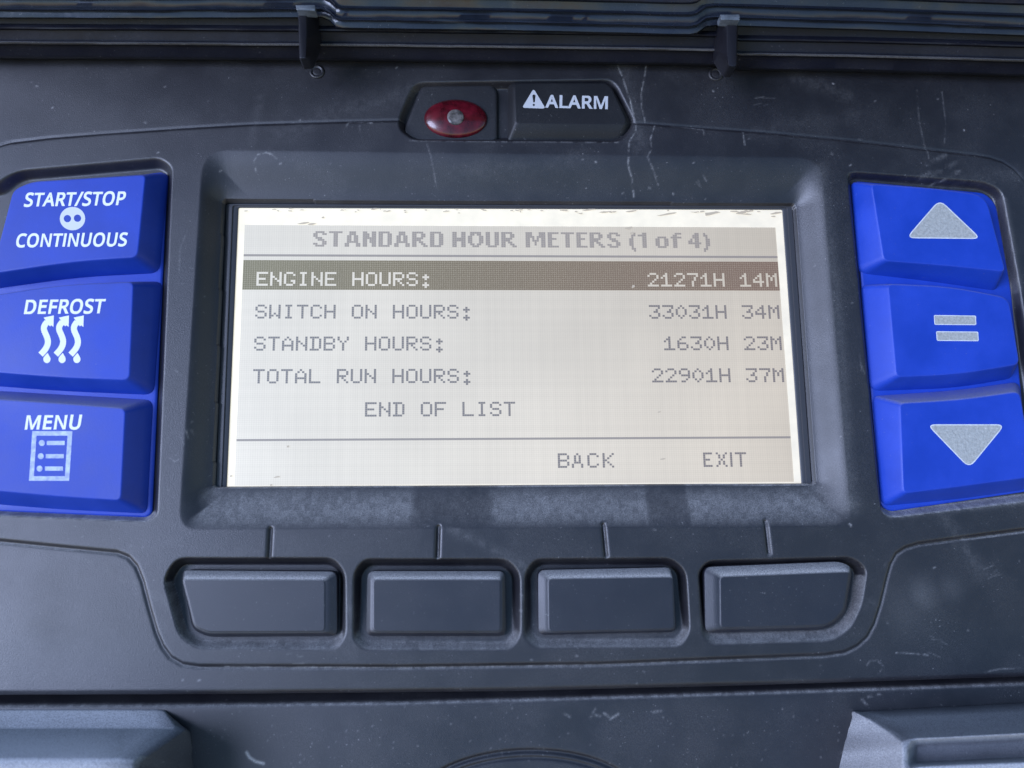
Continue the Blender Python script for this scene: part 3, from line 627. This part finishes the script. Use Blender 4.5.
K4 = key('blue_key', panel, M_blue, [(871, 183.5), (940, 188.5), (986, 195), (1006, 272), (950, 266), (883.5, 261)],
         [(852, 181.5), (o_, 0, 3), (o_, 3.5, 3), (998, 291), (930, 281), (859, 273)], ZB, Z0, er=1.4, rT=[5, 30, 14, 6, 30, 6], rO=[5, 30, 14, 8, 30, 9], label='blue key with a grey triangle pointing up', dust_light_top=0.4)
K5 = key('blue_key', panel, M_blue, [(887.5, 283.5), (950, 286), (1009, 297.5), (1020, 364.5), (960, 374.5), (896, 377.5)],
         [(862, 284.5), (o_, 0, 3.5), (o_, 3, 3.5), (1014, 378), (955, 388), (870, 391)], ZB, Z0, er=1.4, rT=[5, 30, 10, 7, 30, 6], rO=[6, 30, 10, 9, 30, 10], label='blue key with a grey equals sign', dust_light_top=0.5)
K6 = key('blue_key', panel, M_blue, [(899.5, 402.5), (960, 399), (1020, 390.5), (1034, 477), (960, 487), (903, 494)],
         [(872.5, 396), (960, 390), (1019, 381.5), (1030, 489), (960, 499), (881.5, 506)], ZB, Z0, er=1.4, rT=[5, 30, 8, 7, 30, 6], rO=[6, 30, 8, 9, 30, 8], label='blue key with a grey triangle pointing down', dust_light_top=0.9)
ZP = ZB+0.08
P = Print(ZP); word(P, 'START/STOP', (23.6, 206.4), (124.3, 204.8), (2.4, -13.2)); word(P, 'CONTINUOUS', (15.2, 247), (126.2, 245.8), (2.2, -12.9)); P.build('lettering', M_print, K1)
P = Print(ZP)
el_ = lambda cx, cy, rx, ry, k=28: [(cx+rx*math.cos(a), cy+ry*math.sin(a)) for a in np.linspace(0, 2*math.pi, k+1)[:-1]]
P.poly(el_(72.5, 218.6, 12.7, 11.7), [el_(67.4, 218.6, 3.7, 3.7, 16)[::-1], el_(77.5, 218.2, 3.7, 3.7, 16)[::-1]]); P.build('round_icon', M_round, K1)
P = Print(ZP); word(P, 'DEFROST', (23.8, 313.9), (103.6, 313.0), (2.4, -13.8)); P.build('lettering', M_print, K2)
P = Print(ZP)
for dx in (0, 15.2, 30.0):
    pts = np.array([(40.6, 354.6), (45, 350), (47.8, 345), (48.2, 340), (46, 334.5), (43.7, 330), (43.8, 326), (47, 322)], float)+[dx, 0]
    tt = np.linspace(0, len(pts)-1, 22); sp_ = np.stack([np.interp(tt, range(len(pts)), pts[:, k]) for k in (0, 1)], 1)
    for _ in range(3): sp_[1:-1] = (sp_[:-2]+2*sp_[1:-1]+sp_[2:])/4
    P.stroke([tuple(q) for q in sp_], 6.0)
    P.poly([(53.8+dx, 315.4), (43.6+dx, 317.6), (45.6+dx, 320.3), (44.6+dx, 321.6), (50.2+dx, 326.4), (51.2+dx, 325.2), (53.4+dx, 327)])
    P.poly([(47.6+dx, 352.8)]+[(46.9+dx+3.6*math.cos(a), 359.2+3.9*math.sin(a)) for a in np.linspace(-0.6, math.pi+0.6, 14)])
P.build('defrost_icon', M_print, K2)
P = Print(ZP); word(P, 'MENU', (24.6, 429.4), (80, 429), (2.2, -13.8)); P.build('lettering', M_print, K3)
P = Print(ZP)
def dpt(u, v_): a = np.array([34.4, 433.4])*(1-u)+np.array([70, 433.4])*u; b = np.array([31.4, 478.5])*(1-u)+np.array([67, 478.5])*u; return tuple(a*(1-v_)+b*v_)
P.stroke([dpt(0, 0), dpt(1, 0), dpt(1, 1), dpt(0, 1)], 4.5, True)
for (cx, cy), b0, b1 in (((41.8, 443), 46.8, 64.6), ((40.8, 456.2), 45.8, 63.8), ((39.6, 468.6), 45, 63)):
    P.poly(el_(cx, cy, 3, 3, 14)); P.stroke([(b0, cy), (b1, cy)], 4.2)
P.build('list_icon', M_worn, K3)
def tri(K_, pts, rr):
    P = Print(ZP); p = fillet(np.array(pts, float), rr, 6); P.poly([tuple(q) for q in p]); P.build('arrow_outline', M_rim, K_)
    P = Print(ZP+0.06); q = inset(p, 1.1); P.poly([tuple(a) for a in q]); P.build('arrow_window', M_icon, K_)
tri(K4, [(939.6, 199.2), (905.8, 238.2), (981.5, 239)], 9)
tri(K6, [(926.5, 424.3), (1005.5, 424.3), (969.3, 468.5)], 9)
for a in ([(933.8, 315), (976, 315.6), (976.3, 325.1), (934.4, 324.8)], [(936, 331.2), (978.2, 331.6), (978.8, 341.2), (936.8, 340.8)]):
    P = Print(ZP); p = fillet(np.array(a, float), 1.5, 4); P.poly([tuple(q) for q in p]); P.build('bar_outline', M_rim, K5)
    P = Print(ZP+0.06); P.poly([tuple(q) for q in inset(p, 0.9)]); P.build('bar_window', M_icon, K5)

# ------------------------------------------------------------------ soft keys
SK = [([(182, 578.6), (325.5, 579), (325.5, 632), (208, 632.5), (194.5, 626.5)], [(181.5, 570.2), (336.5, 571.5), (337, 636), (208, 637), (192.5, 629.5)], 'black soft key with a slanted corner under the left end of the display'),
      ([(372.5, 578.6), (501, 578.6), (501, 632), (372.5, 632)], [(367.5, 571), (505, 571), (506, 636), (366, 636)], 'black soft key under the menu text, second of the four'),
      ([(547.5, 577.8), (673, 576), (675, 629.5), (548, 632.5)], [(538, 570), (672, 567.3), (676.5, 632), (538.5, 635)], 'black soft key under the word BACK'),
      ([(719.5, 575.8), (838, 571.2), (850.5, 570.8), (843.5, 611), (833, 622), (822, 626), (720, 628.5)], [(704.5, 567), (840, 561.5), (852.5, 567.5), (845.5, 613), (834, 625), (822, 629.8), (705.5, 633)], 'black soft key with a slanted corner under the word EXIT')]
for T_, O_, lb in SK: key('soft_key', panel, M_key, T_, O_, 4.5, 0.0, er=1.3, rT=4.5, rO=6.5, drop=13, label=lb, dust_light_top=0.6)

# ------------------------------------------------------------------ alarm lamp and key
hp = fillet(px_poly([(423, 86), (491, 85.5), (496.5, 92), (496.5, 138.5), (490, 141), (412, 141), (404, 132)], -5), [5, 6, 5, 5, 5, 8, 6], 5)
hb = fillet(px_poly([(419, 83), (494, 82.5), (500, 90), (500, 142), (493, 144), (409, 143), (401, 133)], -10), [5, 6, 5, 5, 5, 8, 6], 5)
v, f = rings_mesh([hb, hb*.15+hp*.85, hp, inset(hp, 1.5), inset(hp, 3)], [-12, -5.8, -5.1, -4.8, -4.7])
lamp = obj('alarm_light', v, f, M_holder, panel, 'small oval red alarm lamp in a dark grey holder', attr=np.zeros(len(v)))
c = at(455.7, 119, -4.7)[:2]
def ell(rx, ry, dx=0, dy=0): return np.array([(c[0]+dx+rx*math.cos(a), c[1]+dy+ry*math.sin(a)) for a in np.linspace(0, 2*math.pi, 49)[:-1]])
RX, RY = 32.0, 20.8
rs = [ell(RX*1.0, RY), ell(RX, RY)]; zs = [-7, -4.4]
for a in np.linspace(0.15, 1.45, 9): rs.append(ell(RX*math.cos(a), RY*math.cos(a))); zs.append(-4.4+7.5*math.sin(a))
v, f = rings_mesh(rs, zs); obj('red_lens', v, f, M_red, lamp, angle=60)
b = [ell(8.3*q, 8.3*q, 0, -2) for q in (1, 1, .92, .6, .25)]
v, f = rings_mesh(b, [1.5, 3.0, 3.5, 4.0, 4.2]); obj('bulb_tip', v, f, M_bulb, lamp)
ak = key('alarm_key', panel, M_alarm, [(513.5, 82.5), (606, 82.5), (612, 87), (626.5, 119), (625, 125.8), (515, 124.5)],
         [(508, 83), (o_, 1, 3), (o_, 3, 1), (634, 127), (622, 142), (508, 141.5)], 4.0, -6.0, er=1.6, rT=[7, 6, 8, 6, 4, 4], rO=[6, 6, 8, 9, 12, 4], label='black key printed ALARM beside a warning triangle')
P = Print(4.1); word(P, 'ALARM', (545.4, 107.4), (607.8, 109), (0.2, -12.5), 0.045); P.build('lettering', M_grey, ak)
P = Print(4.1); tr = fillet(np.array([(533.6, 88.6), (522, 107.8), (545.6, 108.6)]), 3, 5)
P.poly([tuple(q) for q in tr], [[(532.4, 95.5), (533.2, 102.3), (534.8, 102.3), (535.6, 95.5), (534, 94.2)][::-1], el_(533.8, 104.9, 1.2, 1.1, 8)[::-1]]); P.build('warning_icon', M_grey, ak)

# ------------------------------------------------------------------ flip-up cover along the top
cover = root('hinged_cover', 'dark see-through cover with a black rubber edge, flipped up above the panel', 'cover', at(512, 60, 20))
def ribbon(name, edge, prof, m, parent, label=None, dust=0.0, thick=None):
    """edge: photo points along the cover; prof: (dy in photo pixels, z) from the panel outward"""
    xs = np.unique(np.concatenate([np.linspace(-420, 1440, 380), [q[0] for q in edge]]))  # ends added past the cover's likely width, to block light
    jr = np.random.default_rng(len(prof)); jit = np.convolve(jr.normal(0, 1, (len(xs)+8)), np.ones(5)/5, 'same')
    jz = np.stack([np.convolve(jr.normal(0, 1, (len(xs)+12)), np.ones(9)/9, 'same') for _ in prof])
    ex, ey = [q[0] for q in edge], [q[1] for q in edge]
    v, f, d_ = [], [], []
    for i_, x in enumerate(xs):
        y = np.interp(x, ex, ey)+0.18*jit[i_+4]
        for k_, (dy, z, *r) in enumerate(prof): v.append(tuple(at(x, y+dy, z+0.45*jz[k_, i_+6]))); d_.append(r[0] if r else 0)
    n = len(prof)
    for i in range(len(xs)-1):
        for j in range(n-1): f.append((i*n+j, (i+1)*n+j, (i+1)*n+j+1, i*n+j+1))
    return obj(name, v, f, m, parent, label, angle=35, attr=d_)
seal_edge = [(-110, 42.5), (0, 43), (300, 45), (400, 46), (512, 47.5), (660, 49.5), (715, 50.5), (740, 54.5), (860, 56.5), (1024, 61), (1130, 64)]
ribbon('edge_seal', seal_edge, [(17, -6), (14.5, 12), (13.8, 15), (12.5, 17), (2.0, 26), (1.2, 28), (0.6, 33, .25), (-1.0, 35, .3), (-2.4, 34), (-3.0, 30), (-13, 36), (-14.5, 41), (-16, 42), (-18, 41), (-19.5, 38), (-30, 44), (-60, 60)], M_seal, cover)
pan_edge = [(-110, 9.3), (0, 9.8), (150, 10.3), (296, 9.5), (322, 9), (330, 13), (336, 18.5), (342, 20), (512, 22.5), (690, 26.5), (697, 25), (706, 18.5), (714, 17.5), (740, 18), (860, 21.5), (1024, 27.5), (1130, 31)]
ribbon('clear_panel', pan_edge, [(9, 45), (7.5, 52), (3.5, 54), (1.5, 54.5), (0.8, 58), (-0.5, 60), (-1.8, 60), (-2.6, 57), (-7.0, 60), (-10.0, 61), (-10.8, 64), (-12, 66), (-13.2, 65), (-14.2, 62), (-22, 66), (-24, 72), (-60, 95), (-160, 190), (-240, 290), (-250, 290), (-252, 60)], M_clear, cover)  # outermost rows: unseen overhang added to shade the panel top
def latch(cx, y0, y1, skew):
    zt = 62
    P_ = [(cx-8, y0), (cx+12, y0), (cx+13, y0+26), (cx+4, y1-1), (cx-6, y1)] if skew < 0 else [(cx-12, y0), (cx+8, y0), (cx+7, y1-3), (cx+5, y1), (cx-2, y1-1), (cx-12, y1-16)]
    T_ = [(cx-7, y0), (cx+1, y0), (cx+1, y0+26), (cx, y1-2), (cx-6, y1-2)] if skew < 0 else [(cx-3, y0), (cx+7, y0), (cx+6.5, y1-4), (cx+4, y1-2), (cx-1, y1-3), (cx-3, y1-14)]
    A = fillet(px_poly(T_, zt), 1.5, 4); B = fillet(px_poly(P_, 46), 2, 4)
    v, f = rings_mesh([B, B, B*.1+A*.9, A, inset(A, .8)], [30, 46, zt-1.5, zt-.3, zt])
    l = obj('latch', v, f, M_latch, cover, angle=50)
    q = fillet(px_poly([(cx-10, y0-5.5), (cx+9.5, y0-5.5), (cx+10, y0+.2), (cx-9, y0-.4)], 70), 1, 3)
    v, f = rings_mesh([q, q, inset(q, .8)], [60, 70, 70.6]); obj('latch_plate', v, f, M_plate, l, angle=40)
latch(305.5, 10.5, 60, -1); latch(730, 20, 68.5, 1)

# ------------------------------------------------------------------ casing below the panel
case = root('lower_casing', 'black plastic casing below the panel with two raised corner lugs and an oval outline', 'casing', at(512, 740, -40))
CS = Sheet(x0, x1, at(512, 900)[1], at(512, 664)[1], 1.0)
edge = [(-210, 707), (-90, 706), (200, 705), (400, 702.5), (512, 699.5), (640, 696), (800, 691), (920, 687), (1024, 683), (1114, 679.5), (1240, 675)]
eu = np.array([at(x, y, -8)[:2] for x, y in edge])
ey = np.interp(CS.P[:, 0], eu[:, 0], eu[:, 1]); dd = CS.P[:, 1]-ey           # positive above the edge
CS.h[:] = -8-np.where(dd > 0, np.minimum(dd*2.2, 30), 0)-1.6*np.exp(-np.clip(-dd, 0, 99)/1.2)+np.clip(-dd, 0, 400)*0.03
oc = at(527, 803, -8)[:2]
e1 = np.array([(oc[0]+100*math.cos(a), oc[1]+43.5*math.sin(a)) for a in np.linspace(0, 2*math.pi, 90)])
e2 = np.array([(oc[0]+92*math.cos(a), oc[1]+38*math.sin(a)) for a in np.linspace(0, 2*math.pi, 90)])
CS.groove(e1, 2.4, 1.7); CS.groove(e2, 1.6, 1.4)
CS.h += 0
CS.smear(np.array([at(x, y+0.8, -8)[:2] for x, y in edge]), 0.45, 1.2, 0.5)  # pale line painted along the top edge in place of light
for q in [((247, 752), (250, 757), (256, 761), (264, 763))]: CS.smear(px_poly(list(q), -8), 0.9, 1.1)
for q in [((592, 714), (600, 716)), ((595, 709), (590, 718)), ((604, 713), (609, 717)), ((565, 714), (570, 717)), ((653, 712), (661, 711)), ((610, 719), (618, 714)), ((868, 697), (880, 694)), ((862, 700), (868, 706)), ((500, 748), (503, 754))]:
    CS.smear(px_poly(list(q), -8), 0.35, 1.0, 1)
for k in range(110):
    q = (rng.uniform(0, 1024), rng.uniform(705, 768)); CS.smear(px_poly([q, (q[0]+rng.uniform(-.6, .6), q[1]+.5)], -8), rng.uniform(.05, .28), 0.6)
CS.mesh('casing_panel', M_case, case)
def lug(rows, label, dust, sharp=28):  # pale tone set per face stands in for light, over real scuffs
    v, f = [], []
    n = len(rows[0])
    for r in rows: v += [tuple(at(x, y, z)) for x, y, z in r]
    for i in range(len(rows)-1):
        for j in range(n-1): f.append((i*n+j, (i+1)*n+j, (i+1)*n+j+1, i*n+j+1))
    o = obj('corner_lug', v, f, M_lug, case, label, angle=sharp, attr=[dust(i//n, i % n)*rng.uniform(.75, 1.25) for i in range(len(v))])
    bv = o.modifiers.new('edge', 'BEVEL'); bv.width = 1.3*S; bv.segments = 3; bv.limit_method = 'ANGLE'; bv.angle_limit = math.radians(18)
    return o
# rows run from the top of the lug to the bottom, points from left to right
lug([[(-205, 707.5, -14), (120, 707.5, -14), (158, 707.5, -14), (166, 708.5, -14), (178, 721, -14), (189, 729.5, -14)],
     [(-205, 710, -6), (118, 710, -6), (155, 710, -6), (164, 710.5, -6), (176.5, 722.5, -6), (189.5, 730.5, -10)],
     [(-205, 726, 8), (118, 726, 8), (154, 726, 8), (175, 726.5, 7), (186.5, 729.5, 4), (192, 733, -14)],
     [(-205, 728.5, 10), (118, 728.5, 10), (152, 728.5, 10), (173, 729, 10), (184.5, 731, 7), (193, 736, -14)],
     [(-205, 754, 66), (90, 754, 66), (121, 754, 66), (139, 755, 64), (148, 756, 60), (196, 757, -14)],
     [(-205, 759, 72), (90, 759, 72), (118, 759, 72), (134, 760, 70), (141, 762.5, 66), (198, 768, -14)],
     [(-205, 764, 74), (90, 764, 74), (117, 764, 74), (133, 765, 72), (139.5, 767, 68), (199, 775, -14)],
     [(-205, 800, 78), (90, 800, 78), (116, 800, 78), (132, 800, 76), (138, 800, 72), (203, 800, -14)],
     [(-205, 860, 80), (90, 860, 80), (114, 860, 80), (130, 860, 78), (136, 860, 74), (208, 860, -14)]], 'scuffed lug with light painted pale on its upper faces, right side dark', lambda r, c: (0.4, .8, .7, .9, .9, 1, .5, .5, .5)[r]*(1, 1, .9, .6, .12, 0)[c])
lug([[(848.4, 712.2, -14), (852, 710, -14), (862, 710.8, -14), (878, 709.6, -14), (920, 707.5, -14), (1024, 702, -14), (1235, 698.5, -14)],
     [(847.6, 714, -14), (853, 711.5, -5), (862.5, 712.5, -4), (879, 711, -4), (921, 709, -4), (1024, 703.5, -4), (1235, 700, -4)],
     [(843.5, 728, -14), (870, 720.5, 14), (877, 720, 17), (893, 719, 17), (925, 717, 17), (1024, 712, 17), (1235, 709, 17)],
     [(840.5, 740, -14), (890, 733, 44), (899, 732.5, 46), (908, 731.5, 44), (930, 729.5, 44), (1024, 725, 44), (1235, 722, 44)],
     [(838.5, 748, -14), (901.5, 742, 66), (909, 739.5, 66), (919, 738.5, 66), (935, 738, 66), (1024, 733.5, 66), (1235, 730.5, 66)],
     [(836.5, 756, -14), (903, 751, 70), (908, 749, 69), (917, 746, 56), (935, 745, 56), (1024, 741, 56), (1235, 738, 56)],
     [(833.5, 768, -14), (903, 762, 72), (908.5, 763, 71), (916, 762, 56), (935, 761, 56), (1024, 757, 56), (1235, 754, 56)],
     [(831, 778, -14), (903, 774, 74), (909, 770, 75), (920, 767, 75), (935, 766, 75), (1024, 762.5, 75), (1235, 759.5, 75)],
     [(813, 860, -14), (903, 860, 84), (909, 860, 86), (918, 860, 86), (935, 860, 86), (1024, 860, 86), (1235, 860, 86)]], 'scuffed lug with light painted pale on its left and upper faces, hollow top', lambda r, c: (.3 if c < 3 else .12) if r < 2 else .42 if c == 0 else (.5 if c < 3 or r < 5 else .1 if r < 7 else .7)*(.6 if c == 2 else 1))
for o in bpy.data.objects:
    if 'base' in o: del o['base']
